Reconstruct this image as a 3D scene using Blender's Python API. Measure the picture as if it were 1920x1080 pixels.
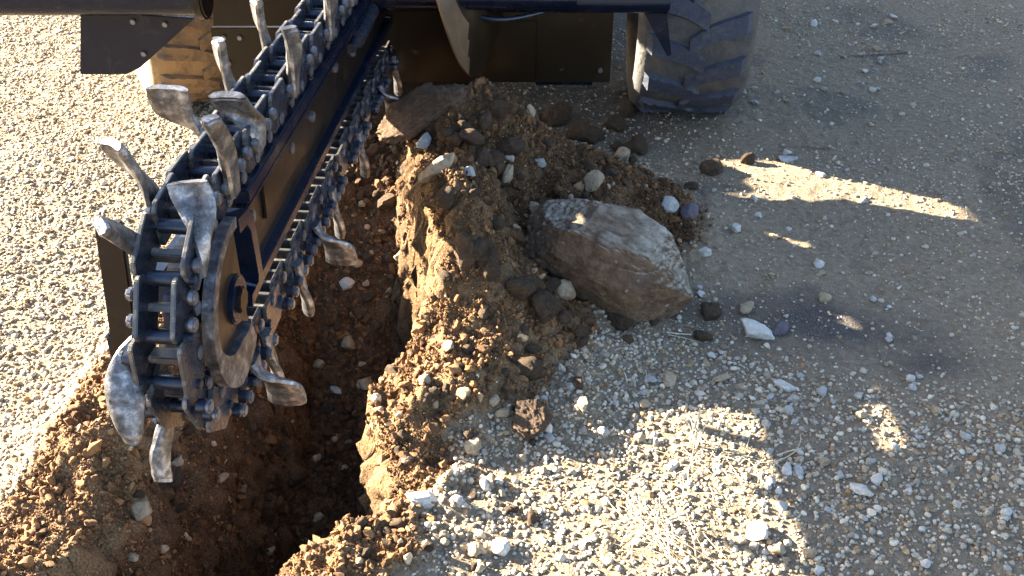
import bpy, bmesh, math, random
import numpy as np
from mathutils import Vector, Matrix, Euler
random.seed(7); rng = np.random.default_rng(11)
for o in list(bpy.data.objects): bpy.data.objects.remove(o)
S = bpy.context.scene
COL = S.collection
R = math.radians

# ---------------------------------------------------------------- camera, world, sun, exposure
CH, PITCH, FPX = 1.70, R(35.0), 1900.0
cd = bpy.data.cameras.new('camera'); cam = bpy.data.objects.new('camera', cd); COL.objects.link(cam)
cam.location = (0, 0, CH); cam.rotation_euler = (R(90) - PITCH, 0, 0)
cd.sensor_width = 36; cd.lens = 36 * FPX / 1920.0; cd.clip_start = 0.02; cd.clip_end = 500
S.camera = cam
SUN_EL, SUN_K = R(19.0), 0.40                     # light travels along (+1, -SUN_K) on the ground
hd = Vector((1, -SUN_K, 0)).normalized()
LD = Vector((hd.x * math.cos(SUN_EL), hd.y * math.cos(SUN_EL), -math.sin(SUN_EL)))
W = bpy.data.worlds.new('World'); S.world = W; W.use_nodes = True
wn = W.node_tree; bg = wn.nodes['Background']
sky = wn.nodes.new('ShaderNodeTexSky'); sky.sky_type = 'NISHITA'; sky.sun_disc = False
sky.sun_elevation = SUN_EL; sky.sun_rotation = math.atan2(-hd.x, -hd.y); sky.air_density = 0.85; sky.dust_density = 1.6
wn.links.new(sky.outputs[0], bg.inputs[0]); bg.inputs[1].default_value = 0.05
sl = bpy.data.lights.new('sun', 'SUN'); sl.energy = 5.0; sl.angle = R(0.5); sl.color = (1.0, 0.88, 0.67)
sun = bpy.data.objects.new('sun', sl); COL.objects.link(sun)
sun.rotation_euler = LD.to_track_quat('-Z', 'Y').to_euler(); sun.location = (-6, 3, 5)
S.render.engine = 'CYCLES'
S.view_settings.view_transform = 'Standard'; S.view_settings.look = 'None'
S.view_settings.exposure = 3.8; S.view_settings.gamma = 1.0; S.view_settings.use_curve_mapping = False

# ---------------------------------------------------------------- numeric helpers
CP, SP = math.cos(PITCH), math.sin(PITCH)
def ray(u, v):                                    # photo pixel (1920x1080) -> world direction
    a = (u - 960) / FPX; b = (540 - v) / FPX
    return np.array([a, CP + b * SP, -SP + b * CP])
def at_y(u, v, Y):                                # where that line of sight meets the plane y = Y
    d = ray(u, v); t = Y / d[1]; return Vector((d[0] * t, Y, CH + d[2] * t))
def at_z(u, v, z=0.0):
    d = ray(u, v); t = (z - CH) / d[2]; return Vector((d[0] * t, d[1] * t, z))
def _h(ix, iy, iz, seed):
    n = (ix.astype(np.int64) * 374761393 + iy.astype(np.int64) * 668265263 + iz.astype(np.int64) * 2147483647 + seed * 974634777)
    n = (n ^ (n >> 13)) * 1274126177; n = n & 0x7fffffff
    n = (n ^ (n >> 16)) & 0xffff
    return n / 32767.5 - 1.0
def noise3(x, y, z, seed=0):
    x, y, z = np.broadcast_arrays(np.asarray(x, float), np.asarray(y, float), np.asarray(z, float))
    ix, iy, iz = np.floor(x), np.floor(y), np.floor(z)
    fx, fy, fz = x - ix, y - iy, z - iz
    fx, fy, fz = [f * f * (3 - 2 * f) for f in (fx, fy, fz)]
    r = 0
    for dx in (0, 1):
        wx = fx if dx else 1 - fx
        for dy in (0, 1):
            wy = fy if dy else 1 - fy
            for dz in (0, 1):
                wz = fz if dz else 1 - fz
                r = r + wx * wy * wz * _h(ix + dx, iy + dy, iz + dz, seed)
    return r
def noise2(x, y, seed=0): 
    x = np.asarray(x, float); y = np.asarray(y, float)
    ix, iy = np.floor(x), np.floor(y); fx, fy = x - ix, y - iy
    fx = fx * fx * (3 - 2 * fx); fy = fy * fy * (3 - 2 * fy); z0 = np.zeros_like(ix)
    return ((1-fx)*(1-fy)*_h(ix, iy, z0, seed) + fx*(1-fy)*_h(ix+1, iy, z0, seed)
            + (1-fx)*fy*_h(ix, iy+1, z0, seed) + fx*fy*_h(ix+1, iy+1, z0, seed))
def fbm2(x, y, f, octs, seed=0, gain=0.5):
    r = 0; a = 1.0
    for o in range(octs):
        r = r + a * noise2(x * f + 13.7 * o, y * f - 7.1 * o, seed + o); f *= 2.03; a *= gain
    return r
def sstep(a, b, x):
    t = np.clip((x - a) / (b - a), 0, 1); return t * t * (3 - 2 * t)
def interp(y, pts):
    p = sorted(pts); return np.interp(y, [q[0] for q in p], [q[1] for q in p])
def seg_dist(x, y, a, b):
    ax, ay = a; bx, by = b; dx, dy = bx - ax, by - ay; L = dx * dx + dy * dy
    t = np.clip(((x - ax) * dx + (y - ay) * dy) / L, 0, 1)
    return np.hypot(x - ax - t * dx, y - ay - t * dy), t

# ---------------------------------------------------------------- terrain
# trench: left rim, foot of left wall, foot of right wall, right rim as x(y); floor height z(y)
RIM_R = [(0.3, -0.505), (1.23, -0.505), (1.36, -0.476), (1.45, -0.421), (1.55, -0.322), (1.64, -0.267), (1.74, -0.298), (1.83, -0.341), (1.93, -0.353), (2.02, -0.326), (2.1, -0.264), (2.21, -0.175), (2.3, -0.205), (2.44, -0.252), (2.63, -0.29), (2.81, -0.31), (2.99, -0.308), (3.17, -0.281), (3.44, -0.254), (6.0, -0.254)]
FOOT_R = [(0.3, -0.507), (1.37, -0.507), (1.67, -0.423), (1.97, -0.402), (2.16, -0.356), (2.36, -0.319), (2.64, -0.352), (3.02, -0.402), (3.58, -0.388), (6.0, -0.388)]
FOOT_L = [(0.3, -0.690), (1.37, -0.690), (1.77, -0.655), (2.16, -0.641), (2.45, -0.637), (2.74, -0.65), (3.12, -0.654), (3.58, -0.647), (6.0, -0.647)]
RIM_L = [(0.3, -0.963), (1.29, -0.963), (1.59, -0.911), (1.88, -0.868), (2.17, -0.808), (2.45, -0.785), (2.82, -0.819), (3.45, -0.805), (6.0, -0.805)]
FLOOR = [(1.3, -0.86), (1.69, -0.76), (2.08, -0.58), (2.31, -0.46), (2.53, -0.34), (2.77, -0.17), (3.01, -0.02), (3.26, 0.05), (3.71, 0.0), (4.23, 0.0)]
def height(x, y, fine=True):
    wob = 0.022 * noise2(x * 9, y * 9, 3) + 0.012 * noise2(x * 25, y * 25, 4)
    yy = y + 0.03 * noise2(x * 6, y * 6, 5)
    xr, xf, xg, xl = interp(yy, RIM_R) + wob, interp(yy, FOOT_R) + wob, interp(yy, FOOT_L) + wob, interp(yy, RIM_L) + wob * 1.6
    xf = np.minimum(xf, xr - 0.03)
    # undisturbed surface with a gentle roll and the ruts on the right
    g = 0.012 * fbm2(x, y, 1.1, 3, 20) + 0.014 * np.exp(-((y - 3.20 + .12 * x) / .10) ** 2) * sstep(.6, 1.0, x) \
        - 0.02 * np.exp(-((x - 1.0) ** 2 + (y - 2.22) ** 2) / .05) 
    # spoil heap
    m = np.zeros_like(x)
    def blob(cx, cy, sx, sy, hh, rot=0.0, pw=1.0):
        c, s = math.cos(rot), math.sin(rot); dx, dy = x - cx, y - cy
        a = (c * dx + s * dy) / sx; b = (-s * dx + c * dy) / sy
        return hh * np.exp(-(a * a + b * b) ** pw)
    m = np.maximum(m, blob(-0.10, 2.86, 0.36, 0.30, 0.350, 0.0, 1.0))
    m = np.maximum(m, blob(-0.14, 2.46, 0.19, 0.33, 0.310, 0.1, 1.3))
    m = np.maximum(m, blob(0.15, 2.81, 0.36, 0.27, 0.240, -.35, 1.0))
    m = m + blob(0.02, 2.19, 0.25, 0.19, 0.100, 0.0, 1.2)
    m = m + blob(-0.21, 1.90, 0.19, 0.14, 0.070, 0.2, 1.4)
    m = m + blob(-0.27, 1.42, 0.23, 0.14, 0.035, 0.4, 1.2)
    m = m + blob(0.02, 1.90, 0.23, 0.12, 0.035, 0.0, 1.2)
    m = m * (1 + 0.25 * noise2(x * 5, y * 5, 8))
    bank = 0.018 * np.exp(-((x - interp(y, RIM_R) - .10) / .12) ** 2) * sstep(2.8, 2.4, y)
    lb = (0.06 + .05 * noise2(x * 4, y * 4, 31)) * np.exp(-((x - interp(y, RIM_L) + .10) / .14) ** 2)
    top = g + m + bank + lb
    fl = interp(yy, FLOOR) + 0.03 * noise2(x * 7, y * 7, 9)
    tr = np.clip((x - xf) / (xr - xf), 0, 1)           # right wall
    tl = np.clip((xg - x) / (xg - xl), 0, 1)           # left wall (slumped: steep low, gentler high)
    wl = tl ** 0.75 + 0.10 * np.sin(tl * math.pi) * noise2(x * 11, y * 11, 12)
    wr = sstep(0, 1, tr) * 0.25 + tr * 0.75
    w = np.where(x > (xf + xg) / 2, wr, wl)
    w = np.clip(w, 0, 1)
    lt = np.minimum(fl, top)
    z = lt + (top - lt) * w
    if fine:
        rough = np.clip(m / .06 + bank / .02 + lb / .04 + (1 - w) * 2, 0, 1)      # loose soil
        n1 = fbm2(x, y, 22, 3, 40, .55)
        n2 = 1 - np.abs(fbm2(x, y, 13, 3, 50, .5))
        n4 = np.abs(fbm2(x, y, 10, 1, 53)); n5 = np.abs(noise2(x * 21, y * 21, 54)); n6 = np.abs(noise2(x * 44, y * 44, 55))
        z = z + rough * (0.007 * n1 + 0.010 * (n2 - .6) + .030 * (.4 - n4) * (1 - w * .0) + .016 * (.4 - n5) + .010 * (.4 - n6)) + (1 - rough) * 0.003 * fbm2(x, y, 30, 2, 60)
        for (cx, cy, rr, dd) in PITS: z = z + dd * np.exp(-((x - cx) ** 2 + (y - cy) ** 2) / rr ** 2)
    return z
PITS = []
def looseness(x, y):
    xr, xl = interp(y, RIM_R), interp(y, RIM_L)
    wid = .10 * fbm2(x, y, 5, 2, 95) + .16 * sstep(2.0, 1.7, y)
    inside = sstep(-.16, -.06, x - xl + .5 * wid) * sstep(.10, -.04, x - xr - wid)
    heap = height(x, y, False)
    return np.clip(inside + sstep(.03, .07, heap), 0, 1)
def hit(u, v):                                        # photo pixel -> point on the terrain
    d = ray(u, v); t = np.linspace(1.0, 6.0, 1400)
    P = np.array([0, 0, CH])[:, None] + d[:, None] * t
    hz = height(P[0], P[1]); k = int(np.argmax(P[2] < hz)); return Vector((P[0, k], P[1, k], hz[k]))

def tag(o, label=None, cat=None, group=None, kind=None):
    if label: o['label'] = label
    if cat: o['category'] = cat
    if group: o['group'] = group
    if kind: o['kind'] = kind
    return o
def link(name, me, mat=None, parent=None):
    o = bpy.data.objects.new(name, me); COL.objects.link(o)
    if mat is not None and me is not None and not me.materials: me.materials.append(mat)
    if parent is not None: o.parent = parent
    return o
def np_mesh(name, verts, faces, smooth=True):
    me = bpy.data.meshes.new(name); me.from_pydata([tuple(v) for v in verts], [], [tuple(f) for f in faces]); me.update()
    if smooth: me.polygons.foreach_set('use_smooth', [True] * len(me.polygons))
    return me
def bm_mesh(name, bm, smooth=False):
    bmesh.ops.recalc_face_normals(bm, faces=bm.faces)
    me = bpy.data.meshes.new(name); bm.to_mesh(me); bm.free()
    if smooth: me.polygons.foreach_set('use_smooth', [True] * len(me.polygons))
    return me

def autosmooth(me, deg=35):
    me.polygons.foreach_set('use_smooth', [True] * len(me.polygons)); me.set_sharp_from_angle(angle=R(deg))

# ---------------------------------------------------------------- materials
class NT:
    def __init__(s, name):
        s.m = bpy.data.materials.new(name); s.m.use_nodes = True; s.t = s.m.node_tree
        s.b = s.t.nodes['Principled BSDF']; s.co = s.n('ShaderNodeTexCoord')
    def n(s, typ, **k):
        o = s.t.nodes.new(typ)
        for a, b in k.items(): setattr(o, a, b)
        return o
    def l(s, a, b): s.t.links.new(a, b)
    def noise(s, scale, det=4, rough=.6, src='Object', dist=0.0):
        o = s.n('ShaderNodeTexNoise'); o.inputs['Scale'].default_value = scale; o.inputs['Detail'].default_value = det
        o.inputs['Roughness'].default_value = rough; o.inputs['Distortion'].default_value = dist
        s.l(s.co.outputs[src], o.inputs['Vector']); return o.outputs['Fac']
    def ramp(s, fac, stops):
        o = s.n('ShaderNodeValToRGB'); e = o.color_ramp.elements
        e[0].position, e[0].color = stops[0][0], (*stops[0][1], 1); e[1].position, e[1].color = stops[-1][0], (*stops[-1][1], 1)
        for p, c in stops[1:-1]: q = e.new(p); q.color = (*c, 1)
        s.l(fac, o.inputs[0]); return o.outputs[0]
    def mix(s, f, a, b, mode='MIX'):
        o = s.n('ShaderNodeMix', data_type='RGBA', blend_type=mode)
        for sock, v in ((o.inputs[0], f), (o.inputs[6], a), (o.inputs[7], b)):
            if isinstance(v, (int, float)): sock.default_value = v
            elif isinstance(v, tuple): sock.default_value = (*v, 1)
            else: s.l(v, sock)
        return o.outputs[2]
    def math(s, op, a, b=0.0):
        o = s.n('ShaderNodeMath', operation=op)
        for i, v in enumerate((a, b)):
            if isinstance(v, (int, float)): o.inputs[i].default_value = v
            else: s.l(v, o.inputs[i])
        return o.outputs[0]
    def bump(s, hsock, strength, dist):
        o = s.n('ShaderNodeBump'); o.inputs['Strength'].default_value = strength; o.inputs['Distance'].default_value = dist
        s.l(hsock, o.inputs['Height']); s.l(o.outputs[0], s.b.inputs['Normal'])
    def color(s, c): s.l(c, s.b.inputs['Base Color']) if not isinstance(c, tuple) else setattr(s.b.inputs['Base Color'], 'default_value', (*c, 1))
    def rough(s, r): s.l(r, s.b.inputs['Roughness']) if not isinstance(r, (int, float)) else setattr(s.b.inputs['Roughness'], 'default_value', r)

def mat_ground():
    m = NT('ground_soil'); at = m.n('ShaderNodeAttribute', attribute_name='loose')
    damp = m.n('ShaderNodeAttribute', attribute_name='damp')
    n1, n2, n3 = m.noise(3.1, 5), m.noise(55, 5, .7), m.noise(170, 4, .75)
    packed = m.ramp(n2, [(.3, (.125, .092, .060)), (.5, (.215, .165, .112)), (.7, (.32, .255, .18))])
    packed = m.mix(m.math('MULTIPLY', n1, .35), packed, (.21, .165, .118))
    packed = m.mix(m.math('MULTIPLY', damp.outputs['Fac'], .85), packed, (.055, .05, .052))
    specks = m.n('ShaderNodeTexVoronoi'); specks.inputs['Scale'].default_value = 150; m.l(m.co.outputs['Object'], specks.inputs['Vector'])
    sp = m.ramp(specks.outputs['Distance'], [(.12, (1, 1, 1)), (.38, (0, 0, 0))])
    packed = m.mix(m.math('MULTIPLY', sp, .45), packed, (.46, .40, .31))
    loose = m.ramp(n3, [(.28, (.036, .023, .013)), (.5, (.112, .064, .032)), (.72, (.245, .150, .078))])
    loose = m.mix(m.ramp(n1, [(.4, (0, 0, 0)), (.65, (.55, .55, .55))]), loose, (.07, .045, .028))
    loose = m.mix(m.ramp(n2, [(.62, (0, 0, 0)), (.72, (.4, .4, .4))]), loose, (.27, .21, .15))
    dr = m.n('ShaderNodeAttribute', attribute_name='dry')  # dry clay tone that also paints sunlight onto the near bank
    loose = m.mix(m.math('MULTIPLY', dr.outputs['Fac'], .6), loose, m.ramp(n3, [(.28, (.09, .057, .028)), (.5, (.235, .145, .072)), (.72, (.40, .27, .150))]))
    m.color(m.mix(at.outputs['Fac'], packed, loose)); m.rough(.95); m.b.inputs['Specular IOR Level'].default_value = .2
    hsum = m.math('ADD', m.math('MULTIPLY', n2, .8), m.math('ADD', m.math('MULTIPLY', n3, .7), m.math('MULTIPLY', sp, .35)))
    m.bump(hsum, .9, .012); return m.m
def mat_pebble():
    m = NT('gravel_stone'); at = m.n('ShaderNodeAttribute', attribute_name='col', attribute_type='INSTANCER')
    n = m.noise(3.0, 6, .7); n2 = m.noise(14, 3, .7)
    c = m.mix(1.0, at.outputs['Color'], m.ramp(n, [(.3, (.55, .50, .45)), (.6, (1.05, 1.05, 1.05))]), 'MULTIPLY')
    m.color(c); m.rough(.85); m.b.inputs['Specular IOR Level'].default_value = .3
    m.bump(n2, .5, .15); return m.m
def mat_stone(name, c0, c1, c2, scale=14, bump=.5, rough=.85, dist=.006, dirt=None):
    m = NT(name); a, b = m.noise(scale, 6, .7), m.noise(scale * 5, 5, .75)
    c = m.ramp(a, [(.32, c0), (.52, c1), (.7, c2)])
    if dirt:
        dn = m.noise(scale * .5, 5, .65, dist=.6)
        c = m.mix(m.ramp(dn, [(.47, (0, 0, 0)), (.56, (.85, .85, .85))]), c, dirt)
    m.color(m.mix(.35, c, m.ramp(b, [(.3, c0), (.7, c2)]))); m.rough(rough); m.b.inputs['Specular IOR Level'].default_value = .3
    m.bump(m.math('ADD', a, b), bump, dist); return m.m
def mat_boulder():
    m = NT('boulder_limestone'); sep = m.n('ShaderNodeSeparateXYZ'); m.l(m.co.outputs['Object'], sep.inputs[0])
    a, b, c = m.noise(6, 6, .65, dist=.8), m.noise(28, 6, .7), m.noise(90, 4, .7)
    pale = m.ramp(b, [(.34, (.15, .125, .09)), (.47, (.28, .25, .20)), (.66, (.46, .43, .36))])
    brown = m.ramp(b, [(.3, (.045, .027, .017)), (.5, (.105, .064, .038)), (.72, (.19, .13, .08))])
    # clay clings low and on the near side of the stone
    s = m.math('ADD', m.math('MULTIPLY', sep.outputs[2], 5.5), m.math('MULTIPLY', sep.outputs[1], 3.2))
    s = m.math('ADD', s, m.math('MULTIPLY', m.math('SUBTRACT', a, .5), 2.2))
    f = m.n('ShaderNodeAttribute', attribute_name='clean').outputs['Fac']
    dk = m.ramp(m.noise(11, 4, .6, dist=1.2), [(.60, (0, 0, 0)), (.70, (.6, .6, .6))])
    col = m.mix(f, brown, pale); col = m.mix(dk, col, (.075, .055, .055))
    fl = m.n('ShaderNodeTexVoronoi'); fl.inputs['Scale'].default_value = 17; m.l(m.co.outputs['Object'], fl.inputs['Vector'])
    col = m.mix(m.ramp(fl.outputs['Distance'], [(.04, (.7, .7, .7)), (.12, (0, 0, 0))]), col, (.36, .33, .29))
    m.color(col); m.rough(.8); m.b.inputs['Specular IOR Level'].default_value = .35
    m.bump(m.math('ADD', m.math('MULTIPLY', b, 1.0), m.math('MULTIPLY', c, .7)), 1.0, .014); return m.m
def mat_paint(name, base, rough=.22, dust=.35, dustc=(.20, .155, .11), scale=14, metallic=0.0, coat=.4):
    m = NT(name); a, b = m.noise(scale, 6, .7, dist=.5), m.noise(scale * 9, 3, .7)
    f = m.ramp(a, [(.5, (0, 0, 0)), (.78, (dust, dust, dust))])
    f2 = m.ramp(b, [(.66, (0, 0, 0)), (.72, (dust * 1.4, dust * 1.4, dust * 1.4))])
    f = m.mix(1.0, f, f2, 'LIGHTEN')
    m.color(m.mix(f, base, dustc)); m.rough(m.math('ADD', m.math('MULTIPLY', f, .6), m.math('ADD', m.math('MULTIPLY', a, .15), rough - .07)))
    m.b.inputs['Metallic'].default_value = metallic; m.b.inputs['Coat Weight'].default_value = coat; m.b.inputs['Coat Roughness'].default_value = .12
    m.bump(b, .12, .002); return m.m
def mat_steel():
    m = NT('worn_tooth_steel'); a, b = m.noise(30, 6, .7, dist=.15), m.noise(160, 4, .75)
    c = m.ramp(a, [(.34, (.035, .035, .04)), (.5, (.13, .13, .14)), (.66, (.38, .38, .40))])
    mud = m.ramp(m.noise(34, 5, .7), [(.55, (0, 0, 0)), (.68, (.8, .8, .8))])
    m.color(m.mix(mud, c, (.15, .115, .085))); m.rough(m.ramp(a, [(.3, (.55, .55, .55)), (.7, (.3, .3, .3))]))
    m.b.inputs['Metallic'].default_value = .85; m.bump(m.math('ADD', a, m.math('MULTIPLY', b, .8)), .5, .003); return m.m
def mat_rubber(name, base, mud, lo, hi):
    m = NT(name); a, b = m.noise(9, 6, .7, dist=.4), m.noise(60, 5, .7)
    c = m.mix(m.ramp(a, [(lo, (0, 0, 0)), (hi, (1, 1, 1))]), base, mud)
    m.color(m.mix(m.ramp(b, [(.5, (0, 0, 0)), (.7, (.45, .45, .45))]), c, mud)); m.rough(.7); m.bump(m.math('ADD', a, m.math('MULTIPLY', b, .6)), .8, .012); return m.m
M_ground, M_pebble, M_boulder = mat_ground(), mat_pebble(), mat_boulder()
M_white = mat_stone('white_limestone', (.34, .32, .29), (.50, .485, .455), (.68, .67, .64), 2.6, dist=.03, dirt=(.42, .36, .28))
M_grey = mat_stone('grey_limestone', (.25, .25, .25), (.38, .38, .37), (.50, .50, .48), 2.6, dist=.03, dirt=(.26, .21, .16))
M_tan = mat_stone('tan_stone', (.24, .18, .11), (.36, .28, .18), (.46, .38, .27), 2.6, dist=.03, dirt=(.20, .13, .075))
M_clod = mat_stone('brown_clay_clod', (.045, .029, .018), (.10, .065, .038), (.19, .125, .075), 3.2, 1.0, .95, .03)
M_rust = mat_stone('rusty_brown_rock', (.055, .033, .020), (.12, .070, .040), (.21, .14, .09), 2.4, .9, .9, .03)
M_purple = mat_stone('dark_purple_stone', (.05, .045, .06), (.09, .08, .10), (.15, .13, .15), 3)
M_navy = mat_paint('blue_black_paint', (.004, .007, .018), .22, .16, (.08, .07, .065), coat=.0)
M_link = mat_paint('oily_chain_steel', (.026, .034, .056), .27, .22, (.17, .145, .12), 30, .55, .1)
M_linktop = mat_paint('dusty_sunlit_chain_steel', (.08, .078, .080), .40, .85, (.50, .44, .34), 26, .4, .0)  # pale tone is dust plus painted sunlight on rims and cross bars
M_bolt = mat_paint('bolt_steel', (.16, .165, .185), .30, .5, (.24, .20, .17), 60, .7, .0)
M_panel = mat_paint('black_panel_brown_reflection', (.012, .0075, .004), .30, .40, (.060, .033, .014), 2.2, 0.0, .0)  # brown base and blotches paint in the reflected soil
M_wear = mat_paint('scuffed_brown_steel', (.013, .010, .009), .34, .30, (.085, .055, .034), 18, .4, .1)
for _m in (M_navy, M_panel, M_wear): _m.node_tree.nodes['Principled BSDF'].inputs['Specular IOR Level'].default_value = .22
M_flight = mat_paint('worn_sunlit_auger_steel', (.22, .15, .095), .35, .5, (.16, .10, .06), 30, .7, .0)  # worn tan steel, brightened as a painted sun reflection
M_steel = mat_steel()
M_lug, M_rubber = mat_rubber('blue_black_rubber', (.026, .033, .056), (.10, .09, .08), .52, .68), mat_rubber('muddy_rubber', (.035, .036, .042), (.085, .074, .062), .42, .62)
M_clayl, M_clay = mat_rubber('clayed_sunlit_lug_rubber', (.05, .042, .038), (.20, .125, .06), .42, .58), mat_rubber('clay_caked_sunlit_rubber', (.10, .065, .036), (.24, .15, .07), .38, .55)  # left tyre: clay mud, with its warm orange light painted in
M_straw = mat_stone('dry_straw', (.38, .30, .19), (.55, .46, .32), (.66, .60, .46), 30, .2)
M_twig = mat_stone('dead_twig', (.09, .065, .05), (.16, .12, .09), (.24, .19, .15), 40, .4)

# ---------------------------------------------------------------- the ground sheet
def axis(lo, hi, step, far, g=1.22):
    a = list(np.arange(lo, hi + 1e-9, step)); d = step; x = hi
    while x < far: d *= g; x += d; a.append(x)
    d = step; x = lo; pre = []
    while x > -far: d *= g; x -= d; pre.append(x)
    return np.array(pre[::-1] + a)
STONES = []   # filled below: (u, v, width px, material, kind ...)
def build_ground():
    xs = axis(-1.6, 1.7, .0058, 60); ys = axis(1.22, 4.3, .0066, 60)
    X, Y = np.meshgrid(xs, ys); Z = height(X, Y)
    far = np.hypot(X, Y - 2); Z = np.where(far > 6, Z * 0 , Z)
    gx = np.gradient(Z, axis=1) / np.gradient(X, axis=1); gy = np.gradient(Z, axis=0) / np.gradient(Y, axis=0)
    st = np.clip(np.hypot(gx, gy) - .6, 0, 1.5) / 1.5
    L = looseness(X, Y)
    d1 = fbm2(X * 1.0, Z * 22 + Y * 20, 1.0, 1, 70); 
    ln = np.sqrt(gx ** 2 + gy ** 2 + 1)
    nn = noise3(X * 26, Y * 26, Z * 26, 71) + .6 * noise3(X * 60, Y * 60, Z * 60, 72)
    A = .024 * st * (nn + 1.1 * noise3(X * 12, Y * 12, Z * 12, 73))
    X2 = X - gx / ln * A; Y2 = Y - gy / ln * A; Z2 = Z + A * .3
    nx, ny = len(xs), len(ys)
    V = np.stack([X2, Y2, Z2], -1).reshape(-1, 3)
    i = np.arange(nx * ny).reshape(ny, nx)
    F = np.stack([i[:-1, :-1], i[:-1, 1:], i[1:, 1:], i[1:, :-1]], -1).reshape(-1, 4)
    me = bpy.data.meshes.new('ground'); me.vertices.add(len(V)); me.vertices.foreach_set('co', V.ravel())
    me.loops.add(F.size); me.loops.foreach_set('vertex_index', F.ravel().astype(np.int32))
    me.polygons.add(len(F)); me.polygons.foreach_set('loop_start', np.arange(0, F.size, 4, dtype=np.int32))
    me.polygons.foreach_set('loop_total', np.full(len(F), 4, dtype=np.int32)); me.update(calc_edges=True); me.validate()
    me.polygons.foreach_set('use_smooth', np.ones(len(F), dtype=bool))
    a = me.attributes.new('loose', 'FLOAT', 'POINT'); a.data.foreach_set('value', L.ravel().astype(np.float32))
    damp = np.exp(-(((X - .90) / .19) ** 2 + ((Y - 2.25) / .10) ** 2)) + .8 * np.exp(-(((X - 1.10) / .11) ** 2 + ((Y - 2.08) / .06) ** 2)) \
        + .5 * sstep(.25, .6, fbm2(X, Y, 3, 3, 80)) * sstep(.3, .6, X) * sstep(1.9, 2.4, Y) + .75 * sstep(3.2, 3.45, Y) * sstep(.9, .5, X) * sstep(-.9, -.5, X)  # last term simply darkens the ground under the machine
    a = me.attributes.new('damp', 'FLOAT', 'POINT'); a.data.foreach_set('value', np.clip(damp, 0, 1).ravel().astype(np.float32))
    a = me.attributes.new('dry', 'FLOAT', 'POINT'); a.data.foreach_set('value', (sstep(2.6, 1.9, Y) * sstep(-.12, -.02, Z)).ravel().astype(np.float32))  # paler near bank: dry clay, with its sunlit look painted in
    link('ground', me, M_ground)['kind'] = 'structure'
build_ground()

# ---------------------------------------------------------------- stones
def ico(sub):
    bm = bmesh.new(); bmesh.ops.create_icosphere(bm, subdivisions=sub, radius=1)
    v = np.array([x.co[:] for x in bm.verts]); f = [[q.index for q in p.verts] for p in bm.faces]; bm.free(); return v, f
ICO = {k: ico(k) for k in (2, 3, 4, 5, 7)}
def rock_verts(sub, seed, cuts=9, depth=.72, rough=.06, dims=(1, 1, 1), clod=False):
    r = np.random.default_rng(seed); v, f = ICO[sub]; v = v.copy()
    for _ in range(cuts):
        n = r.normal(size=3); n /= np.linalg.norm(n); d = r.uniform(depth - .1, depth + .16)
        s = v @ n; over = s > d; v[over] -= np.outer(s[over] - d, n) * .95
    q = seed * 3.71
    def fb(k): return noise3(v[:, 0] * k + q, v[:, 1] * k, v[:, 2] * k, seed)
    if clod:
        disp = .17 * fb(1.8) + .14 * np.abs(fb(3.7)) + .10 * np.abs(fb(7.5)) + (.07 * np.abs(fb(15)) + .05 * fb(28) if sub > 2 else 0)
    else:
        disp = rough * (fb(2.1) + .6 * fb(5) + .35 * fb(11) + (.25 * fb(24) if sub > 3 else 0))
    return v * (1 + disp)[:, None] * np.array(dims), f
def rock_mesh(name, sub, seed, mat, smooth=True, **k):
    v, f = rock_verts(sub, seed, **k); me = np_mesh(name, v, f, smooth); me.materials.append(mat); return me

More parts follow.
